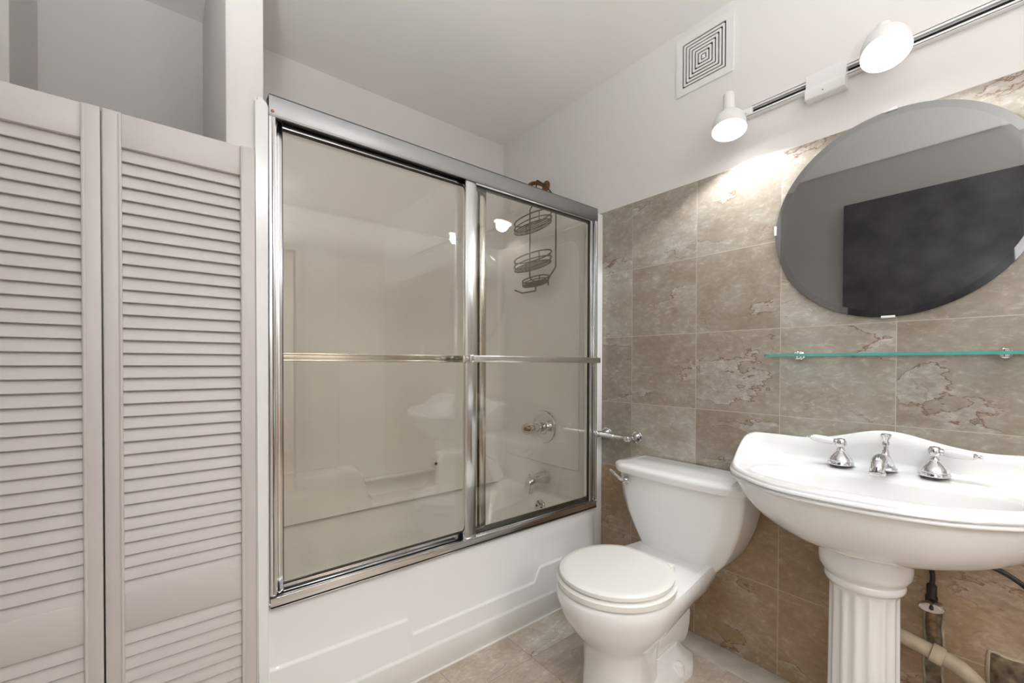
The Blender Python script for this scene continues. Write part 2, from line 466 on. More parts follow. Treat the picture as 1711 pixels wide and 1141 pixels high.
# raised arch-shaped panels pressed in the walls
def arch(x0, x1, z0, z1, r): return fillet([(x0, z0), (x1, z0), (x1, z1), (x0, z1)], [.01, .01, r, r], 8)
def raised(bm, poly, put, d):
    """poly lying on a wall; put(p, depth)->3d; raised pad with soft edge"""
    c = sum((Vector(p) for p in poly), Vector((0, 0))) / len(poly)
    def ins(k): return [Vector(p) + (c - Vector(p)).normalized() * k for p in poly]
    rings = [[put(p, -.002) for p in poly], [put(p, d * .7) for p in ins(.002)], [put(p, d) for p in ins(.006)]]
    loft(bm, rings, False, True)
bm = BM()
raised(bm, arch(.30, .645, .60, 1.718, .07), lambda p, d: (p[0], YI - d, p[1]), .008)
obj('wall_panel', bm, M['fiber'], tub, angle=24)
bm = BM()
raised(bm, arch(1.46, 2.02, .55, 1.72, .07), lambda p, d: (XI1 - d, p[0], p[1]), .007)
obj('wall_panel', bm, M['fiber'], tub, angle=24)
# ledge with a notch along the back
bm = BM()
zz = [(.262, .40), (.262, .598), (.735, .598), (.775, .425), (1.12, .425), (1.145, .606), (1.40, .606), (1.56, .50), (1.61, .41)]
zz = fillet(zz, [0, .01, .05, .05, .05, .05, .10, .12, 0], 7)
def ledge_ring(ins, y): 
    c = Vector((.93, .40)); out = []
    for i, p in enumerate(zz):
        out.append((p[0], y, p[1] - ins))
    return out
lr = [[(p[0], YI + .003, p[1] + .006) for p in zz], [(p[0], 2.060, p[1]) for p in zz], [(p[0], 2.043, p[1] - .006) for p in zz], [(p[0], 2.035, p[1] - .022) for p in zz]]
loft(bm, lr, False, False, closed=False)
fz = [Vector(q) for q in lr[-1]]
vs = [bm.verts.new(q) for q in fz]; vb = [bm.verts.new((q[0], 2.02, .40)) for q in fz]
for i in range(len(vs) - 1):
    try: bm.faces.new((vs[i], vs[i + 1], vb[i + 1], vb[i]))
    except ValueError: pass
obj('soap_ledge', bm, M['fiber'], tub, angle=30)
bm = BM(); tube(bm, [(.745, 2.055, .527), (1.15, 2.055, .527)], .011, 12); 
obj('grab_bar', bm, M['fiber'], tub)
bm = BM(); lathe(bm, [(.0001, .0095), (.006, .009), (.0075, .005), (.0075, 0)], (1.128, 2.035, .560), (0, -1, 0), 12); obj('bar_plug', bm, M['dark'], tub, label='small black plug at the end of the grab bar')
# front flange strips
bm = BM()
p = fillet([(.1955, 0), (.2265, 0), (.2265, 1.795), (.2185, 1.812), (.2035, 1.817), (.1955, 1.808)], [0, 0, .006, .006, .006, .006], 3)
prism(bm, p, lambda q, s: (q[0], 1.3415 if s == 0 else 1.357, q[1]))
bmesh.ops.bevel(bm, geom=[e for e in bm.edges if abs(e.verts[0].co.y - 1.3415) < 1e-4 and abs(e.verts[1].co.y - 1.3415) < 1e-4], offset=.005, segments=3, affect='EDGES')
obj('flange', bm, M['fiber'], tub)
bm = BM(); box(bm, (1.612, 1.353, 0), (1.6675, 1.366, 1.82), .005, 3); obj('flange', bm, M['fiber'], tub)
# overflow plate
bm = BM()
ax = Vector((-1, 0, .22)).normalized(); oc = Vector((1.548, 1.668, .338))
lathe(bm, [(.036, -.02), (.036, .002), (.033, .007), (.012, .0085), (.0001, .009)], oc, ax, 28)
d, u, v = frame_for(ax)
for q in (-1, 1): lathe(bm, [(.0045, .006), (.0045, .011), (.002, .012)], oc + Vector((0, q * .019, 0)), ax, 10, mat=1)
obj('overflow_plate', bm, [M['chrome'], M['dark']], tub)

# ------------------------------------------------------------------ shower door frame and sliding doors
FX0, FX1 = .2275, 1.611
fr = thing('shower_door_frame', (.92, 1.37, .407), 'polished metal frame with header, jambs and sill track on the bathtub rim', 'shower door frame')
bm = BM()
box(bm, (FX0, 1.339, 1.777), (FX1, 1.3425, 1.832), .001); box(bm, (FX0, 1.339, 1.828), (FX1, 1.402, 1.832), .0008)
box(bm, (FX0, 1.339, 1.773), (FX1, 1.347, 1.777), .0008)
box(bm, (FX0, 1.3995, 1.777), (FX1, 1.402, 1.832)); box(bm, (FX0, 1.3695, 1.790), (FX1, 1.3705, 1.830))
box(bm, (FX0 + .002, 1.344, 1.815), (FX1 - .002, 1.399, 1.8275), mat=1)
obj('header', bm, [M['brushed'], M['void']], fr)
bm = BM(); lathe(bm, [(.0042, 0), (.0042, .001), (.003, .0022)], (FX0 + .009, 1.339, 1.786), (0, -1, 0), 12); obj('screw', bm, M['rust'], fr)
for a, b in ((FX0, FX0 + .0165), (FX1 - .022, FX1)):
    bm = BM(); box(bm, (a, 1.339, .4465), (b, 1.402, 1.7725), .0015); 
    e = b if a == FX0 else a; s = 1 if a == FX0 else -1
    box(bm, (e - .001, 1.3655, .447), (e + s * .006, 1.3685, 1.772))
    tube(bm, [((a + b) / 2 + .001, 1.339, .45), ((a + b) / 2 + .001, 1.339, 1.77)], .0028, 8)
    obj('jamb', bm, M['alu'], fr)
bm = BM()
box(bm, (FX0, 1.339, .4068), (FX1, 1.402, .416), .001)
box(bm, (FX0, 1.339, .4068), (FX1, 1.343, .437), .0015); box(bm, (FX0, 1.337, .4335), (FX1, 1.3445, .4385), .0015)
box(bm, (FX0, 1.3365, .4075), (FX1, 1.341, .4115), .001)
box(bm, (FX0, 1.367, .414), (FX1, 1.370, .430)); box(bm, (FX0, 1.398, .414), (FX1, 1.402, .446))
obj('sill_track', bm, M['alu'], fr)
def slide_door(x0, x1, yc, z0, z1, sl, sr, top, bot, label):
    t = thing('sliding_shower_door', ((x0 + x1) / 2, yc, z0), label, 'shower door', 'sliding glass doors of the bathtub')
    for a, b in ((x0, x0 + sl), (x1 - sr, x1)):
        bm = BM(); box(bm, (a, yc - .0095, z0), (b, yc + .0095, z1), .002)
        box(bm, (a + .003, yc - .0115, z0 + .004), (b - .005, yc - .008, z1 - .004), .0015)
        obj('stile', bm, M['alu'], t)
    bm = BM(); box(bm, (x0 + sl, yc - .009, z1 - top), (x1 - sr, yc + .009, z1), .0015); obj('top_rail', bm, M['alu'], t)
    bm = BM(); box(bm, (x0 + sl, yc - .009, z0), (x1 - sr, yc + .009, z0 + bot), .0015); obj('bottom_rail', bm, M['alu'], t)
    bm = BM(); e = .0022
    for lo, hi in (((x0 + sl, yc - .006, z0 + bot), (x0 + sl + e, yc + .006, z1 - top)), ((x1 - sr - e, yc - .006, z0 + bot), (x1 - sr, yc + .006, z1 - top)),
                   ((x0 + sl, yc - .006, z1 - top - e), (x1 - sr, yc + .006, z1 - top)), ((x0 + sl, yc - .006, z0 + bot), (x1 - sr, yc + .006, z0 + bot + e))):
        box(bm, lo, hi)
    obj('gasket', bm, M['dark'], t)
    bm = BM(); box(bm, (x0 + sl, yc - .0025, z0 + bot), (x1 - sr, yc + .0025, z1 - top)); obj('glass_pane', bm, M['glass'], t, False)
    return t
inner = slide_door(.2505, .985, 1.385, .4225, 1.787, .0165, .030, .0215, .030, 'left sliding glass shower door on the inner track behind the other door')
outer = slide_door(.870, 1.5835, 1.3555, .4245, 1.797, .048, .017, .030, .020, 'right sliding glass shower door on the outer track with a flat towel bar')
# towel bars
bm = BM(); box(bm, (.885, 1.309, 1.0985), (1.600, 1.3135, 1.1235), .002)
box(bm, (.885, 1.3125, 1.117), (1.600, 1.317, 1.1235), .001); box(bm, (.885, 1.3125, 1.0985), (1.600, 1.317, 1.105), .001)
tb = obj('towel_bar', bm, M['alu'], outer)
for a, b in ((.868, .906), (1.565, 1.588)):
    bm = BM(); box(bm, (a, 1.3115, 1.097), (b, 1.346, 1.1255), .003); obj('bar_bracket', bm, M['chrome'], tb)
bm = BM(); box(bm, (.262, 1.412, 1.098), (.965, 1.416, 1.124), .0015)
box(bm, (.262, 1.408, 1.118), (.965, 1.413, 1.124), .001); box(bm, (.262, 1.408, 1.098), (.965, 1.413, 1.104), .001)
tb = obj('towel_bar', bm, M['alu'], inner)
for a, b in ((.252, .268), (.957, .982)):
    bm = BM(); box(bm, (a, 1.3945, 1.097), (b, 1.414, 1.1255), .003); obj('bar_bracket', bm, M['chrome'], tb)

# ------------------------------------------------------------------ shower fittings on the end wall
XF = 1.615
t = thing('shower_valve', (XF, 1.705, .752), 'round chrome shower valve with a clear acrylic knob, above the tub spout', 'shower valve')
c = Vector((XF, 1.705, .752))
bm = BM(); lathe(bm, [(.086, 0), (.088, .004), (.085, .010), (.070, .014), (.066, .012), (.040, .013), (.034, .020), (.030, .022)], c, (-1, 0, 0), 40); obj('escutcheon', bm, M['chrome'], t)
bm = BM(); lathe(bm, [(.026, .018), (.027, .05), (.022, .055), (.021, .075), (.025, .078), (.025, .092), (.018, .096), (.016, .118)], c, (-1, 0, 0), 24); obj('sleeve', bm, M['chrome'], t)
bm = BM()
prof = [(.014, .104), (.026, .106), (.031, .116), (.030, .130), (.024, .146), (.016, .152), (.0001, .153)]
dd, uu, vv = frame_for((-1, 0, 0)); rings = []
for r, h in prof:
    rings.append([c + dd * h + (uu * math.cos(2 * PI * i / 32) + vv * math.sin(2 * PI * i / 32)) * max(r * (1 + .08 * math.cos(8 * 2 * PI * i / 32)), 1e-4) for i in range(32)])
loft(bm, rings)
obj('knob', bm, thin_glass('acrylic_knob', (.90, .86, .80), 2.0), t, label='clear acrylic knob')
bm = BM(); lathe(bm, [(.011, .10), (.013, .125), (.010, .143), (.0001, .146)], c, (-1, 0, 0), 16); obj('knob_core', bm, M['rust'], t)
t = thing('tub_spout', (XF, 1.695, .475), 'chrome tub spout below the shower valve', 'tub spout')
bm = BM()
def spout_ring(x, zc, hy, hz, r=.4):
    return [(x, 1.695 + hy * math.copysign(abs(math.cos(a)) ** .6, math.cos(a)), zc + hz * math.copysign(abs(math.sin(a)) ** .6, math.sin(a))) for a in [2 * PI * i / 28 for i in range(28)]]
loft(bm, [spout_ring(XF, .478, .032, .033), spout_ring(XF - .03, .479, .032, .033), spout_ring(XF - .07, .474, .030, .027), spout_ring(XF - .105, .467, .028, .026), spout_ring(XF - .125, .459, .025, .030), spout_ring(XF - .136, .452, .021, .028), spout_ring(XF - .140, .450, .012, .016)])
lathe(bm, [(.018, 0), (.017, .03)], (XF - .118, 1.695, .412), (0, 0, 1), 20)
obj('spout_body', bm, M['chrome'], t)
bm = BM(); lathe(bm, [(.003, 0), (.003, .018), (.006, .020), (.006, .026), (.002, .028)], (XF - .118, 1.695, .485), (0, 0, 1), 12); obj('diverter_knob', bm, M['chrome'], t)
t = thing('overhead_shower', (XW, 1.765, 2.09), 'corroded shower arm and small shower head above the glass door header', 'shower head')
bm = BM(); lathe(bm, [(.030, 0), (.031, .004), (.022, .012), (.014, .016)], (XW, 1.765, 2.09), (-1, 0, 0), 24); obj('wall_flange', bm, M['rust'], t)
bm = BM(); tube(bm, spline([(XW - .005, 1.765, 2.09), (1.62, 1.765, 2.092), (1.565, 1.765, 2.075), (1.525, 1.767, 2.035)], 6), .0105, 12); obj('arm', bm, M['rust'], t)
bm = BM(); ax = Vector((-.7, .05, -.72)); lathe(bm, [(.012, 0), (.016, .01), (.016, .022), (.020, .03), (.034, .05), (.037, .062), (.034, .068), (.0001, .066)], (1.53, 1.767, 2.04), ax, 24); obj('head', bm, M['bronze'], t)

# hanging wire caddy
t = thing('shower_caddy', (1.57, 1.73, 1.48), 'dark wire shower caddy with two oval baskets hanging from the shower arm', 'shower caddy')
wr = .0037
ya, yb_ = 1.597, 1.800
xw_ = 1.586
bm = BM()
tube(bm, spline([(1.606, 1.768, 2.104), (xw_ + .005, 1.755, 2.06), (xw_, 1.740, 2.00), (xw_, yb_ - .006, 1.955), (xw_, yb_, 1.925), (xw_, yb_, 1.80), (xw_, yb_, 1.60), (xw_, yb_ - .004, 1.568), (xw_, yb_ - .04, 1.545), (xw_ - .004, yb_ - .052, 1.52), (xw_ - .004, yb_ - .052, 1.492)], 5), wr)
tube(bm, spline([(1.606, 1.762, 2.104), (xw_ + .005, 1.70, 2.06), (xw_, 1.63, 1.99), (xw_, ya + .004, 1.93), (xw_, ya, 1.90), (xw_, ya, 1.80), (xw_, ya, 1.63), (xw_, ya + .004, 1.595), (xw_, ya + .05, 1.548), (xw_, ya + .056, 1.51)], 5), wr)
tube(bm, [(xw_ - .004, yb_ - .052, 1.493), (xw_ - .012, yb_ + .05, 1.492), (xw_ - .03, yb_ + .095, 1.512)], wr)
obj('hanger', bm, M['bronze'], t)
def basket(zt, h, yc, sy, sx, bars):
    bm = BM(); cx = xw_ - sx - .001
    def sl(y, z): return z - (y - 1.7) * .075
    def ov(z, k=1): return [(cx + sx * k * math.cos(a), yc + sy * k * math.sin(a), sl(yc + sy * k * math.sin(a), z)) for a in [2 * PI * i / 40 for i in range(40)]]
    tube(bm, ov(zt), wr, 8, True); tube(bm, ov(zt - h * .6), wr * .8, 8, True); tube(bm, ov(zt - h, .98), wr * .8, 8, True)
    for i in range(bars):
        q = (i + .5) / bars * 2 - 1; hy = sy * .97 * math.sqrt(1 - q * q)
        tube(bm, [(cx + q * sx, yc - hy, sl(yc - hy, zt - h)), (cx + q * sx, yc + hy, sl(yc + hy, zt - h))], wr * .7, 6)
    for i in range(4):
        a = PI / 4 + i * PI / 2
        y_ = yc + sy * math.sin(a); tube(bm, [(cx + sx * math.cos(a), y_, sl(y_, zt)), (cx + sx * .98 * math.cos(a), y_, sl(y_, zt - h))], wr * .7, 6)
    obj('basket', bm, M['bronze'], t)
basket(1.868, .048, 1.716, .136, .056, 7)
basket(1.664, .050, 1.716, .136, .056, 7)
basket(1.545, .025, 1.703, .092, .045, 6)

# ------------------------------------------------------------------ toilet
YC = .868
toi = thing('toilet', (1.2, YC, 0), 'white two-piece toilet with closed round lid between bathtub and sink', 'toilet')
def tank_ring(z, hw, xf, ch, bow=.008, back=1.658, r=.010):
    poly = [(back, YC - hw), (back, YC + hw), (xf + ch, YC + hw), (xf + ch * .1, YC + hw - ch * 1.0), (xf - bow, YC + .08), (xf - bow, YC - .08), (xf + ch * .1, YC - hw + ch * 1.0), (xf + ch, YC - hw)]
    p = fillet(poly, [r, r, .012, .012, .08, .08, .012, .012], 5)
    return [(q[0], q[1], z) for q in p]
bm = BM()
tr = [(.340, .120, 1.478, .03), (.343, .134, 1.472, .042), (.358, .152, 1.470, .047), (.39, .176, 1.468, .05), (.44, .202, 1.463, .05), (.50, .226, 1.456, .05), (.56, .241, 1.452, .05), (.62, .249, 1.449, .05), (.654, .251, 1.448, .05)]
loft(bm, [tank_ring(*a) for a in tr])
obj('tank', bm, M['porc'], toi, angle=40)
bm = BM()
loft(bm, [tank_ring(.6545, .252, 1.446, .05), tank_ring(.657, .263, 1.434, .05), tank_ring(.676, .266, 1.431, .05), tank_ring(.684, .263, 1.434, .05), tank_ring(.689, .255, 1.442, .05), tank_ring(.691, .22, 1.475, .05)])
obj('tank_lid', bm, M['porc'], toi, angle=40)
bm = BM()
lathe(bm, [(.016, -.012), (.016, .004), (.012, .010), (.009, .022), (.0001, .024)], (1.446, 1.046, .628), (-1, .1, 0), 20)
tube(bm, spline([(1.428, 1.046, .629), (1.424, 1.062, .633), (1.424, 1.085, .645), (1.426, 1.104, .655), (1.428, 1.114, .660)], 5), [.006] * 12 + [.0055] * 9, 10)
obj('flush_handle', bm, M['chrome'], toi, label='curved chrome flush lever')
XC = 1.142
def bowl_ring(z, front, hw, back, bw, cx=XC, n=24):
    pts = []
    for k in range(n + 1):                       # front half, from left side round the nose to the right side
        a = PI / 2 + PI * k / n
        pts.append((cx + (cx - front) * math.cos(a), YC + hw * math.sin(a), z))
    xs = [lerp(cx, back, q) for q in (.2, .4, .6, .8, .93)]
    for q, x in zip((.2, .4, .6, .8, .93), xs): pts.append((x, YC - lerp(hw, bw, sm(q)), z))
    pts.append((back, YC - bw * .93, z)); pts.append((back, YC + bw * .93, z))
    for q, x in reversed(list(zip((.2, .4, .6, .8, .93), xs))): pts.append((x, YC + lerp(hw, bw, sm(q)), z))
    return pts
bm = BM()
br = [(0, 1.035, .112, 1.27, .085), (.012, 1.03, .113, 1.27, .085), (.05, 1.04, .106, 1.265, .08), (.12, 1.043, .103, 1.265, .08), (.19, 1.038, .106, 1.28, .08), (.225, 1.018, .125, 1.34, .095), (.262, .985, .152, 1.42, .118),
      (.30, .962, .172, 1.50, .135), (.335, .949, .183, 1.545, .143), (.352, .944, .187, 1.56, .145), (.372, .944, .187, 1.56, .145), (.382, .949, .183, 1.555, .142), (.386, .965, .17, 1.545, .13)]
loft(bm, [bowl_ring(*a) for a in br])
# trapway behind the pedestal and the foot plate
loft(bm, [[(x, YC + hw * math.cos(a) , z0 + .5 * hz + hz * .5 * math.sin(a)) for a in [2 * PI * i / 24 for i in range(24)]]
          for x, hw, z0, hz in ((1.20, .07, .03, .25), (1.30, .07, .03, .24), (1.36, .068, .05, .23), (1.44, .066, .04, .28), (1.50, .062, .03, .30))])
fp = fillet([(1.16, YC - .105), (1.45, YC - .105), (1.53, YC - .06), (1.53, YC + .06), (1.45, YC + .105), (1.16, YC + .105)], .03, 6)
def shrink(p, k): 
    c = Vector((1.33, YC)); return [c + (q - c) * k for q in p]
loft(bm, [[(q[0], q[1], z) for q in shrink(fp, k)] for z, k in ((0, 1), (.022, 1), (.032, .97), (.06, .78), (.10, .62))])
obj('bowl', bm, M['porc'], toi, angle=50)
for s in (-1, 1):
    bm = BM(); lathe(bm, [(.019, 0), (.019, .012), (.016, .034), (.009, .040), (.0001, .041)], (1.375, YC + s * .090, .028), (0, 0, 1), 20); obj('bolt_cap', bm, M['seat'], toi)
def lid_ring(z, sx, sy, back, n=40, cx=XC):
    pts = []
    a0 = math.acos(max(-1, min(1, (back - cx) / sx)))
    for k in range(n + 1):
        a = a0 + (2 * PI - 2 * a0) * k / n
        pts.append((cx + sx * math.cos(a), YC + sy * math.sin(a), z))
    return pts
bm = BM(); loft(bm, [lid_ring(.3885, .190, .183, 1.315), lid_ring(.391, .195, .187, 1.32), lid_ring(.407, .196, .188, 1.32), lid_ring(.4105, .190, .182, 1.315)]); obj('seat', bm, M['seat'], toi, angle=50)
bm = BM(); loft(bm, [lid_ring(.4155, .183, .176, 1.312), lid_ring(.4175, .187, .179, 1.315), lid_ring(.428, .187, .179, 1.315), lid_ring(.4325, .181, .173, 1.309), lid_ring(.434, .16, .153, 1.285)]); obj('lid', bm, M['seat'], toi, angle=50)
for s in (-1, 1):
    bm = BM(); box(bm, (1.312, YC + s * .072 - .018, .386), (1.350, YC + s * .072 + .018, .414), .005, 3); obj('hinge', bm, M['seat'], toi)
for s in (-1, 1):
    bm = BM(); box(bm, (1.0, YC + s * .09 - .012, .4102), (1.03, YC + s * .09 + .012, .4158), .001); obj('lid_bumper', bm, M['seat'], toi)

# ------------------------------------------------------------------ pedestal sink
YS = .287
def tilt(p): return (p[0], p[1], p[2] - .03 * (p[1] - YS))
sink = thing('pedestal_sink', (1.49, YS, 0), 'white porcelain pedestal sink with shaped backsplash and fluted column under the round mirror', 'sink')
half = [(0, 1.225), (.06, 1.227), (.12, 1.236), (.18, 1.257), (.245, 1.300), (.310, 1.362), (.350, 1.430), (.371, 1.51), (.375, 1.60), (.374, 1.640)]
hp = spline([(a, b, 0) for a, b in half], 6)
left = [(p[0], p[1]) for p in hp]                               # front centre -> back corner
out = [(-u, x) for u, x in reversed(left)] + left[1:]           # right back corner -> front -> left back corner
nb = 60
backrow = [(lerp(.372, -.372, k / nb), 1.6645) for k in range(nb + 1)]
out = out + backrow                                             # closed loop
NO = len(out)
def normals():
    ns = []
    for i in range(NO):
        a = Vector(out[i - 1]); b = Vector(out[(i + 1) % NO]); t = (b - a)
        if t.length < 1e-9: t = Vector((1, 0))
        t.normalize(); n = Vector((-t.y, t.x))
        c = Vector((0, 1.45)) - Vector(out[i])
        if n.dot(c) < 0: n = -n
        ns.append(n)
    return ns
NS = normals()
def crest(i):
    u, x = out[i]; a = abs(u)
    top = .862 + .037 * math.exp(-(u / .115) ** 2) - .004 * math.exp(-((a - .21) / .06) ** 2) 
    if x > 1.625: return top
    if a < .30: return .785
    return lerp(.785, .860, sm((x - 1.42) / .19) ** 1.35) if x < 1.62 else top
CR = [crest(i) for i in range(NO)]
def ring(ins, zf):
    return [tilt((1.445 + (out[i][1] - 1.445) * (1 - ins / .22), YS + out[i][0] * (1 - ins / .374), zf(i))) for i in range(NO)]
def toward(cx, sx, sy, t, z, base_ins=0, p=2.0):
    r = []
    for i in range(NO):
        u, x = out[i]; u *= 1 - base_ins / .374; x = 1.445 + (x - 1.445) * (1 - base_ins / .22)
        a = math.atan2(u / sy, (x - cx) / sx)
        ca, sa = math.cos(a), math.sin(a); k = (abs(ca) ** p + abs(sa) ** p) ** (-1 / p)
        r.append(tilt((lerp(x, cx + sx * ca * k, t), YS + lerp(u, sy * sa * k, t), z)))
    return r
def raise_(i): return CR[i] - .785
rings = [toward(1.475, .082, .082, t, z, .014) for t, z in ((1.0, .598), (.90, .600), (.78, .604), (.62, .613), (.46, .628), (.31, .649), (.18, .678), (.08, .711), (.025, .738), (.0, .750))]
rings += [ring(.010, lambda i: .7525), ring(.005, lambda i: .7535), ring(.003, lambda i: .757), ring(.005, lambda i: .7615), ring(.010, lambda i: .763), ring(.0105, lambda i: .7645), ring(.004, lambda i: .7655), ring(.0, lambda i: .7690), ring(.001, lambda i: .7730 + raise_(i) * .5),
          ring(.004, lambda i: .7755 + raise_(i) * .9), ring(.0062, lambda i: .7765 + raise_(i)), ring(.0066, lambda i: .779 + raise_(i)),
          ring(.009, lambda i: .784 + raise_(i)), ring(.014, lambda i: .7855 + raise_(i)), ring(.020, lambda i: .783 + raise_(i) * .98), ring(.026, lambda i: .780 + raise_(i) * .7), ring(.031, lambda i: .780 + raise_(i) * .3),
          ring(.040, lambda i: .781 + min(raise_(i) * .2, .013))]
rings += [toward(1.415, .118, .268, t, z, .040, 2.4) for t, z in ((.5, .785), (.86, .783), (.97, .778), (1.0, .769))]
rings += [toward(1.415, .118 * k, .268 * k, 1, z, 0, 2.4 - .4 * (1 - k)) for k, z in ((.96, .745), (.88, .70), (.76, .665), (.58, .642), (.36, .63), (.12, .622))]
bm = BM(); loft(bm, rings, True, True)
obj('basin', bm, M['porc'], sink, angle=60)
bm = BM(); lathe(bm, [(.024, 0), (.025, .003), (.018, .005), (.0001, .004)], (1.415, YS, .6225), (0, 0, 1), 24); obj('drain', bm, M['chrome'], sink)
# fluted pedestal
bm = BM()
PX = 1.474; PY = .299; PK = .775; n = 144
def ped(r, z, fl=0):
    res = []
    for i in range(n):
        a = 2 * PI * i / n
        k = 0
        if fl:
            ph = (a * 16 / (2 * PI)) % 1
            k = -fl * max(0, math.sin(PI * min(1, max(0, (ph - .14) / .72)))) ** .55
        res.append((PX + (r + k) * PK * math.cos(a), PY + (r + k) * PK * math.sin(a), z))
    return res
pr_ = [(.100, .622, 0), (.112, .612, 0), (.122, .600, 0), (.1285, .584, 0), (.1305, .566, 0), (.129, .549, 0), (.121, .535, 0), (.112, .528, 0), (.109, .523, 0), (.1125, .518, 0), (.1125, .511, 0), (.110, .505, 0), (.102, .501, 0), (.099, .498, 0), (.097, .493, 0), (.097, .485, .005), (.0975, .44, .0055), (.099, .25, .0055), (.101, .12, .0055), (.102, .10, 0), (.108, .085, 0), (.122, .07, 0), (.13, .05, 0), (.13, 0, 0)]
loft(bm, [ped(*a) for a in pr_])
obj('pedestal', bm, M['porc'], sink, angle=45)

# faucet
DZ = .7955
t = thing('faucet', (1.600, YS, DZ), 'chrome widespread faucet with two porcelain lever handles on the sink deck', 'faucet')
fx = 1.598
bm = BM()
fy = .278
def ft(p): return tilt(p)
lathe(bm, [(.026, 0), (.027, .003), (.026, .006), (.022, .010), (.018, .020), (.012, .034), (.0085, .048), (.0075, .056)], ft((fx, fy, DZ - .001)), (0, 0, 1), 28)
path = spline([(fx, fy, DZ + .012), (fx - .02, fy, DZ + .022), (fx - .05, fy, DZ + .034), (fx - .075, fy, DZ + .033), (fx - .092, fy, DZ + .018), (fx - .096, fy, DZ + .006)], 6)
rad = [lerp(.019, .0165, k / (len(path) - 1)) for k in range(len(path))]
tube(bm, [ft(q) for q in path], rad, 18)
lathe(bm, [(.0175, 0), (.0185, .002), (.0185, .006), (.0165, .008)], ft((fx - .097, fy, DZ + .000)), (0.05, 0, 1), 24)
sp_ = obj('spout', bm, M['chrome'], t)
bm = BM(); lathe(bm, [(.006, .05), (.0055, .066), (.0085, .070), (.0085, .076), (.0055, .080), (.0075, .086), (.012, .094), (.0125, .098), (.010, .101), (.0001, .102)], ft((fx + .002, fy, DZ)), (0, 0, 1), 20); obj('lift_knob', bm, M['chrome'], t)
for y, s in ((.382, 1), (.178, -1)):
    b = Vector(ft((fx, y, DZ - .001)))
    bm = BM(); lathe(bm, [(.0315, 0), (.033, .003), (.032, .008), (.029, .010), (.030, .013), (.027, .020), (.019, .030), (.012, .037), (.010, .040), (.0115, .043), (.0095, .047), (.0095, .052), (.012, .055), (.0145, .062), (.0145, .070), (.010, .077), (.0001, .079)], b, (0, 0, 1), 28)
    hd = obj('handle', bm, M['chrome'], t)
    ax = Vector((-.12, s, .12 if s > 0 else -.01)).normalized(); c0 = b + Vector((0, 0, .065))
    bm = BM(); lathe(bm, [(.008, .012), (.010, .014), (.008, .018)], c0, ax, 16); obj('collar', bm, M['chrome'], hd)
    bm = BM(); lathe(bm, [(.0075, .018), (.0105, .022), (.0115, .04), (.0105, .062), (.0085, .072), (.006, .074)], c0, ax, 20); obj('lever', bm, M['porc'], hd, label='white porcelain lever')
    bm = BM(); lathe(bm, [(.007, .073), (.0075, .076), (.0045, .080), (.005, .085), (.0035, .089), (.0001, .09)], c0, ax, 16); obj('finial', bm, M['chrome'], hd)

# plumbing below the sink
def bent(pts, r, per=8, n=12): 
    bm = BM(); tube(bm, spline(pts, per), r, n); return bm
t = thing('shutoff_valve', (1.64, .183, .44), 'chrome shut-off valve with oval handle and black hose beside the sink column', 'shut-off valve')
bm = BM(); ax = Vector((-.82, -.05, -.28)).normalized()
lathe(bm, [(.010, .0), (.012, .012), (.012, .03), (.009, .032)], (1.640, .183, .452), ax, 16)
lathe(bm, [(.013, 0), (.013, .03), (.011, .034), (.011, .06), (.008, .064)], (1.632, .184, .430), (0, 0, 1), 16)
obj('body', bm, M['hose'], t)
bm = BM(); tube(bm, [(1.640, .184, .432), (1.652, .184, .345)], .0105, 14); obj('stub_pipe', bm, M['oldpipe'], t, label='stained brown stub pipe')
bm = BM()
dd, uu, vv = frame_for(ax); hc = Vector((1.640, .183, .452)) + dd * .036
e1 = Vector((0, 1, -.12)); e1 = (e1 - dd * e1.dot(dd)).normalized(); e2 = dd.cross(e1)
rings = [[hc + dd * h + e1 * (.027 * k * math.cos(2 * PI * i / 36) * (1 + .02 * math.cos(10 * 2 * PI * i / 36))) + e2 * (.016 * k * math.sin(2 * PI * i / 36)) for i in range(36)] for h, k in ((-.006, .8), (-.004, .98), (.001, 1), (.004, .93), (.003, .80), (.0035, .3))]
loft(bm, rings)
lathe(bm, [(.0048, 0), (.0048, .004), (.003, .006)], hc + dd * .003, dd, 12, mat=1)
obj('oval_handle', bm, [M['chrome'], M['dark']], t, label='oval chrome handle')
obj('hose', bent([(1.632, .184, .488), (1.628, .182, .52), (1.62, .190, .56), (1.61, .205, .60), (1.60, .23, .66), (1.60, .25, .72)], .0058), M['hose'], t, label='black supply hose')
tag(obj('supply_hose', bent([(1.60, .165, .69), (1.602, .13, .635), (1.605, .095, .598), (1.61, .05, .579), (1.615, .01, .548), (1.62, -.03, .49), (1.635, -.045, .43), (1.655, -.045, .40)], .0062), M['hose']), 'black supply hose curving out under the right side of the sink', 'hose')
t = thing('drain_pipe', (1.61, .2, .30), 'old cream drain pipe with a coupling sloping behind the sink column', 'pipe')
obj('pipe', bent([(1.612, .33, .352), (1.612, .25, .333), (1.611, .165, .315), (1.609, .125, .303), (1.607, .095, .278), (1.606, .082, .24), (1.606, .08, .15), (1.606, .08, .01)], .0195, 6, 20), M['pvc'], t)
bm = BM(); ax = Vector((0, -.97, -.24)); lathe(bm, [(.0195, 0), (.024, .001), (.0245, .006), (.0245, .022), (.023, .026), (.0195, .027)], (1.611, .182, .319), ax, 24); obj('coupling', bm, M['pvc'], t)
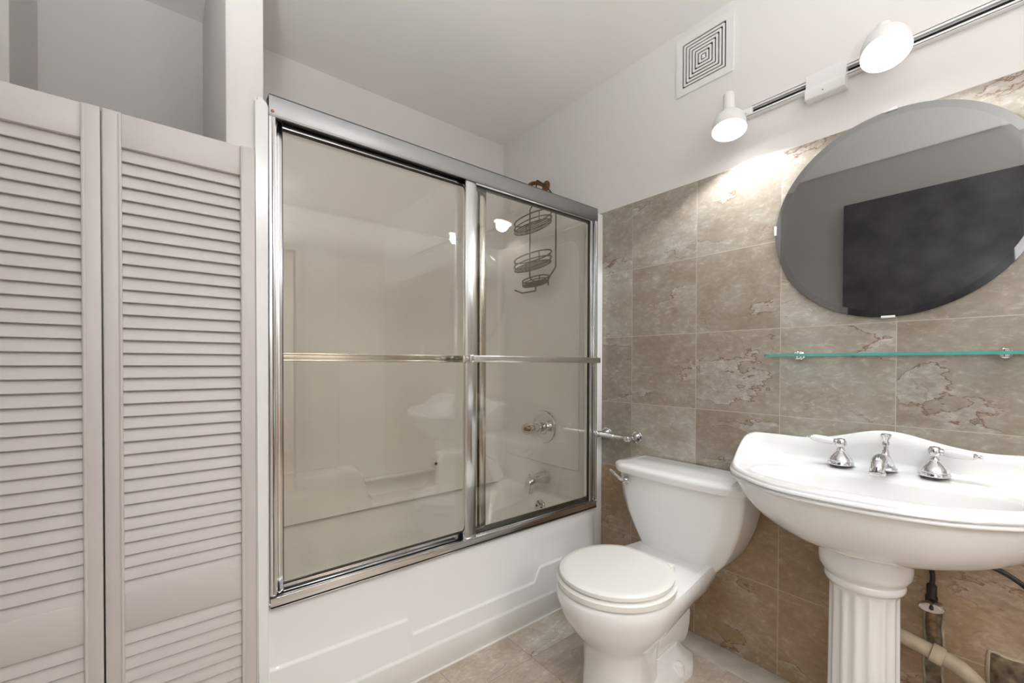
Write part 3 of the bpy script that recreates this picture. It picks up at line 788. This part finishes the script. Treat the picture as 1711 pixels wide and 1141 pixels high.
# patched pipe slot and rough opening in the tiles
bm = BM()
box(bm, (X0 - .0015, .165, .0), (X0 + .001, .20, .435), mat=0)
for y in (.164, .201): tube(bm, [(X0 - .001, y + .002 * math.sin(k * 1.7), .43 * k / 14) for k in range(15)], .003, 6, mat=1)
tag(obj('wall_patch', bm, [M['grime'], M['oldcaulk']]), 'narrow stained strip of patched wall below the shut-off valve', 'wall patch')
t = thing('wall_opening', (X0, .03, .30), 'rough square plumbing opening in the tiles at the bottom right', 'wall opening')
bm = BM()
op = [(-.035, .20), (.078, .20), (.078, .348), (-.035, .352)]
rng = random.Random(3)
ringo = []
for a, b in zip(op, op[1:] + op[:1]):
    for k in range(8): ringo.append((lerp(a[0], b[0], k / 8) + rng.uniform(-.003, .003), lerp(a[1], b[1], k / 8) + rng.uniform(-.003, .003)))
tube(bm, [(X0 - .001, p[0], p[1]) for p in ringo], .005, 6, True)
obj('rim', bm, M['pvc'], t)
bm = BM(); G = 14; vv_ = {}
for i in range(G + 1):
    for j in range(G + 1):
        y = lerp(-.033, .076, i / G); z = lerp(.202, .347, j / G); r = min(i, G - i, j, G - j) / (G / 2)
        d = .006 + .016 * math.sqrt(r) * (1 + .6 * noise.noise(Vector((y * 60, z * 60, 1))))
        vv_[i, j] = bm.verts.new((X0 - d, y, z))
for i in range(G):
    for j in range(G): bm.faces.new((vv_[i, j], vv_[i + 1, j], vv_[i + 1, j + 1], vv_[i, j + 1]))
obj('filling', bm, M['grime'], t)

# ------------------------------------------------------------------ mirror, shelf, paper holder, vent
t = thing('wall_mirror', (X0, .287, 1.236), 'round frameless mirror on the tiles above the glass shelf, showing a dark door', 'mirror')
mc = Vector((X0, .287, 1.5375))
bm = BM(); lathe(bm, [(.301, .002), (.3025, .003), (.3025, .0086)], mc, (-1, 0, 0), 96, True, False)
lathe(bm, [(.3025, .0086), (.2835, .009)], mc, (-1, 0, 0), 96, False, False, mat=1)
obj('bevelled_edge', bm, [M['void'], M['bevel']], t, angle=10)
bm = BM(); lathe(bm, [(.2835, .009), (.0001, .009)], mc, (-1, 0, 0), 96, False, True); obj('mirror_glass', bm, M['mirror'], t, False)
for dy, dz in ((0, 1), (0, -1), (1, .03)):
    p = mc + Vector((0, dy * .3025, dz * .3025 if dy == 0 else .02))
    bm = BM()
    if dy == 0: box(bm, (X0 - .0125, p.y - .016, p.z - .0035), (X0 - .0005, p.y + .016, p.z + .0035), .001)
    else: box(bm, (X0 - .0125, p.y - .0035, p.z - .016), (X0 - .0005, p.y + .0035, p.z + .016), .001)
    obj('clip', bm, M['clip'], t)
t = thing('glass_shelf', (1.62, .285, 1.121), 'clear glass shelf with green edge on two chrome mounts below the mirror', 'shelf')
bm = BM(); sx0, sx1 = 1.553, X0 - .006; sy0, sy1 = -.015, .588; z0, z1 = 1.1195, 1.1275
poly = fillet([(sx1, sy0), (sx1, sy1), (sx0, sy1), (sx0, sy0)], [.002, .002, .02, .02], 5)
a = [bm.verts.new((p[0], p[1], z0)) for p in poly]; b = [bm.verts.new((p[0], p[1], z1)) for p in poly]
bm.faces.new(a); bm.faces.new(b)
for i in range(len(poly)):
    j = (i + 1) % len(poly); f = bm.faces.new((a[i], a[j], b[j], b[i])); f.material_index = 1
obj('glass_plate', bm, [M['shelfglass'], M['shelfedge']], t, False)
for y in (.512, .058):
    bm = BM(); lathe(bm, [(.0125, 0), (.013, .003), (.010, .006), (.010, .020), (.0125, .022), (.0125, .030), (.008, .034), (.0001, .035)], (X0, y, 1.1235), (-1, 0, 0), 24)
    lathe(bm, [(.0105, 0), (.0105, .004), (.008, .006)], (X0 - .045, y, 1.1275), (0, 0, 1), 20); lathe(bm, [(.0105, 0), (.0105, .004), (.008, .006)], (X0 - .045, y, 1.1195), (0, 0, -1), 20)
    box(bm, (X0 - .045, y - .005, 1.1275), (X0 - .02, y + .005, 1.131), .001)
    obj('mount', bm, M['chrome'], t)
t = thing('toilet_paper_holder', (X0, 1.236, .76), 'empty chrome toilet paper holder on the tiles above the toilet tank', 'paper holder')
for y in (1.322, 1.152):
    bm = BM(); lathe(bm, [(.027, 0), (.028, .003), (.026, .007), (.021, .009), (.019, .014), (.015, .020), (.012, .030), (.011, .045), (.013, .054), (.0155, .062), (.0155, .080), (.012, .086), (.006, .088), (.0001, .092)], (X0, y, .762), (-1, 0, 0), 28); obj('post', bm, M['chrome'], t)
bm = BM(); lathe(bm, [(.006, 0), (.0085, .012), (.0085, .07), (.0105, .072), (.0105, .152), (.006, .158)], (X0 - .070, 1.158, .762), (0, 1, 0), 20); obj('roller', bm, M['chrome'], t)
# exhaust grille
t = thing('vent_grille', (XW, .858, 2.318), 'square white exhaust vent with concentric slots high on the wall', 'vent')
vy, vz = .858, 2.316
bm = BM()
def sqf(a, b, x0, x1, r=.003, mat=0):
    """square frame between half sizes a (outer) and b (inner)"""
    pa = fillet([(-a, -a), (a, -a), (a, a), (-a, a)], r, 3); pb = fillet([(-b, -b), (b, -b), (b, b), (-b, b)], r, 3)
    rings = [[(x, vy + p[0], vz + p[1]) for p in q] for q, x in ((pa, x0), (pa, x1), (pb, x1), (pb, x0))]
    loft(bm, rings + [rings[0]], False, False, mat=mat)
sqf(.1155, .0885, XW, XW - .008)
obj('faceplate', bm, M['plate'], t, angle=30)
bm = BM()
hw = .088
for k in range(6):
    a = hw - k * .0128; sqf(a - .0052, a - .0128 + .0002, XW - .002, XW - .007, .004)
a = hw - 6 * .0128
box(bm, (XW - .007, vy - a + .004, vz - a + .004), (XW - .002, vy + a - .004, vz + a - .004), .001)
obj('slot_rings', bm, M['plate'], t, angle=30)
bm = BM(); box(bm, (XW - .0018, vy - .0885, vz - .0885), (XW - .0004, vy + .0885, vz + .0885)); obj('dark_backing', bm, M['void'], t)
# switch on the tiles, seen as a reflection in the shower glass
t = thing('light_switch', (X0, -.46, 1.19), 'white rocker light switch on the tiles, mirrored faintly in the shower glass', 'light switch')
bm = BM(); box(bm, (X0 - .006, -.495, 1.132), (X0, -.425, 1.248), .003); obj('switch_plate', bm, M['plate'], t)
bm = BM(); box(bm, (X0 - .010, -.477, 1.157), (X0 - .005, -.443, 1.223), .002); obj('rocker', bm, M['white'], t)

# ------------------------------------------------------------------ track light
t = thing('light_track', (XW, .1, 2.012), 'white track with connector box running along the wall above the mirror', 'track light')
bm = BM(); ty0, ty1 = -.75, .700; zc = 2.012
box(bm, (XW - .020, ty0, zc + .013), (XW, ty1, zc + .018), .001); box(bm, (XW - .020, ty0, zc - .018), (XW, ty1, zc - .013), .001); box(bm, (XW - .004, ty0, zc - .016), (XW, ty1, zc + .016))
box(bm, (XW - .020, ty0, zc + .008), (XW - .0175, ty1, zc + .016)); box(bm, (XW - .020, ty0, zc - .016), (XW - .0175, ty1, zc - .008))
box(bm, (XW - .0048, ty0 + .002, zc - .0030), (XW - .0038, ty1 - .002, zc + .0075), mat=1)
obj('track', bm, [M['white'], M['void']], t)
bm = BM()
pf = fillet([(0, 2.046), (.022, 2.044), (.026, 2.0), (.036, 1.985), (.036, 1.958), (0, 1.958)], [.001, .004, .006, .006, .004, .001], 3)
prism(bm, pf, lambda q, s: (XW - .0005 - q[0], .392 if s == 0 else .500, q[1]))
lathe(bm, [(.0018, 0), (.0018, .001)], (XW - .0365, .45, 1.972), (-1, 0, 0), 8, mat=1)
obj('connector_box', bm, [M['white'], M['dark']], t)
def spotlight(face, axis, R, y_track, label, tail=.142):
    axis = Vector(axis).normalized(); face = Vector(face)       # axis points out of the lamp face
    t = thing('spotlight', tuple(face), label, 'spotlight', 'lamps on the light track')
    bk = -axis
    bm = BM(); lathe(bm, [(R * .93, .010), (R, .0), (R * 1.01, .004), (R * .98, .030), (R * .86, .050), (R * .62, .064), (.021, .070), (.0195, .078), (.0195, tail), (.017, tail + .008), (.0001, tail + .009)], face, bk, 40, False, True)
    obj('lamp_housing', bm, M['white'], t)
    bm = BM(); lathe(bm, [(R * .94, .003), (R * .6, -.0005), (.0001, -.001)], face, bk, 40, False, True); obj('lamp_face', bm, M['lamp'], t, label='lit white lamp face')
    bm = BM(); a = face + bk * .072; b = Vector((XW - .02, y_track, 2.012))
    tube(bm, [a, lerp(a, b, .5), b], .008, 10); box(bm, (XW - .024, y_track - .022, 1.998), (XW - .010, y_track + .022, 2.026), .002)
    obj('arm', bm, M['white'], t)
    l = bpy.data.lights.new('spot_lamp', 'SPOT'); l.energy = SPOT_W; l.spot_size = math.radians(146); l.spot_blend = .12; l.shadow_soft_size = .035
    l.color = (.95, .98, 1)
    o = bpy.data.objects.new('spot_lamp', l); C.objects.link(o); o.parent = t
    o.rotation_euler = axis.to_track_quat('-Z', 'Y').to_euler(); o.location = axis * .012
    return t
spotlight((1.555, .704, 1.919), (-.22, -.11, -1), .0555, .690, 'small-looking lit white spotlight at the end of the track, nearest the vent')
spotlight((1.535, .277, 1.945), (-.42, -.14, -1), .0555, .285, 'large-looking lit white spotlight on the track above the mirror', .10)

# globe added for fill light, out of view
t = thing('fill_globe', (FILL_GLOBE[0], FILL_GLOBE[1], CEIL), 'round white globe added as fill light, unseen behind the viewpoint', 'fill light')
bm = BM(); lathe(bm, [(.06, 0), (.06, -.012), (.04, -.025)], (FILL_GLOBE[0], FILL_GLOBE[1], CEIL), (0, 0, 1), 24); obj('fill_canopy', bm, M['white'], t)
bm = BM(); bmesh.ops.create_uvsphere(bm, u_segments=32, v_segments=16, radius=.11); bmesh.ops.translate(bm, verts=bm.verts, vec=FILL_GLOBE); obj('fill_globe_ball', bm, M['fill_glow'], t)

# bowl uplight added to brighten the room, out of view
t = thing('fill_uplight', (FILL_UP[0], FILL_UP[1], 0), 'slim white uplight with an open bowl, added as fill, unseen behind the viewpoint', 'fill lamp')
bm = BM(); lathe(bm, [(.12, 0), (.12, .012), (.02, .022)], (FILL_UP[0], FILL_UP[1], 0), (0, 0, 1), 32); obj('fill_base', bm, M['white'], t)
bm = BM(); lathe(bm, [(.011, .02), (.011, FILL_UP[2] - .06)], (FILL_UP[0], FILL_UP[1], 0), (0, 0, 1), 12); obj('fill_pole', bm, M['white'], t)
bm = BM(); lathe(bm, [(.02, -.065), (.06, -.05), (.10, -.02), (.115, .01), (.112, .01), (.095, -.016), (.055, -.043), (.0001, -.05)], FILL_UP, (0, 0, 1), 32, True, True); obj('bowl', bm, M['white'], t)  # bowl of the added fill lamp
l = bpy.data.lights.new('fill_up_light', 'SPOT'); l.energy = FILL_UP_W; l.spot_size = math.radians(146); l.spot_blend = .45; l.shadow_soft_size = .07; l.color = (.95, .98, 1)
o = bpy.data.objects.new('fill_up_light', l); C.objects.link(o); o.parent = t; o.location = (0, 0, FILL_UP[2] + .02); o.rotation_euler = (PI, 0, 0)
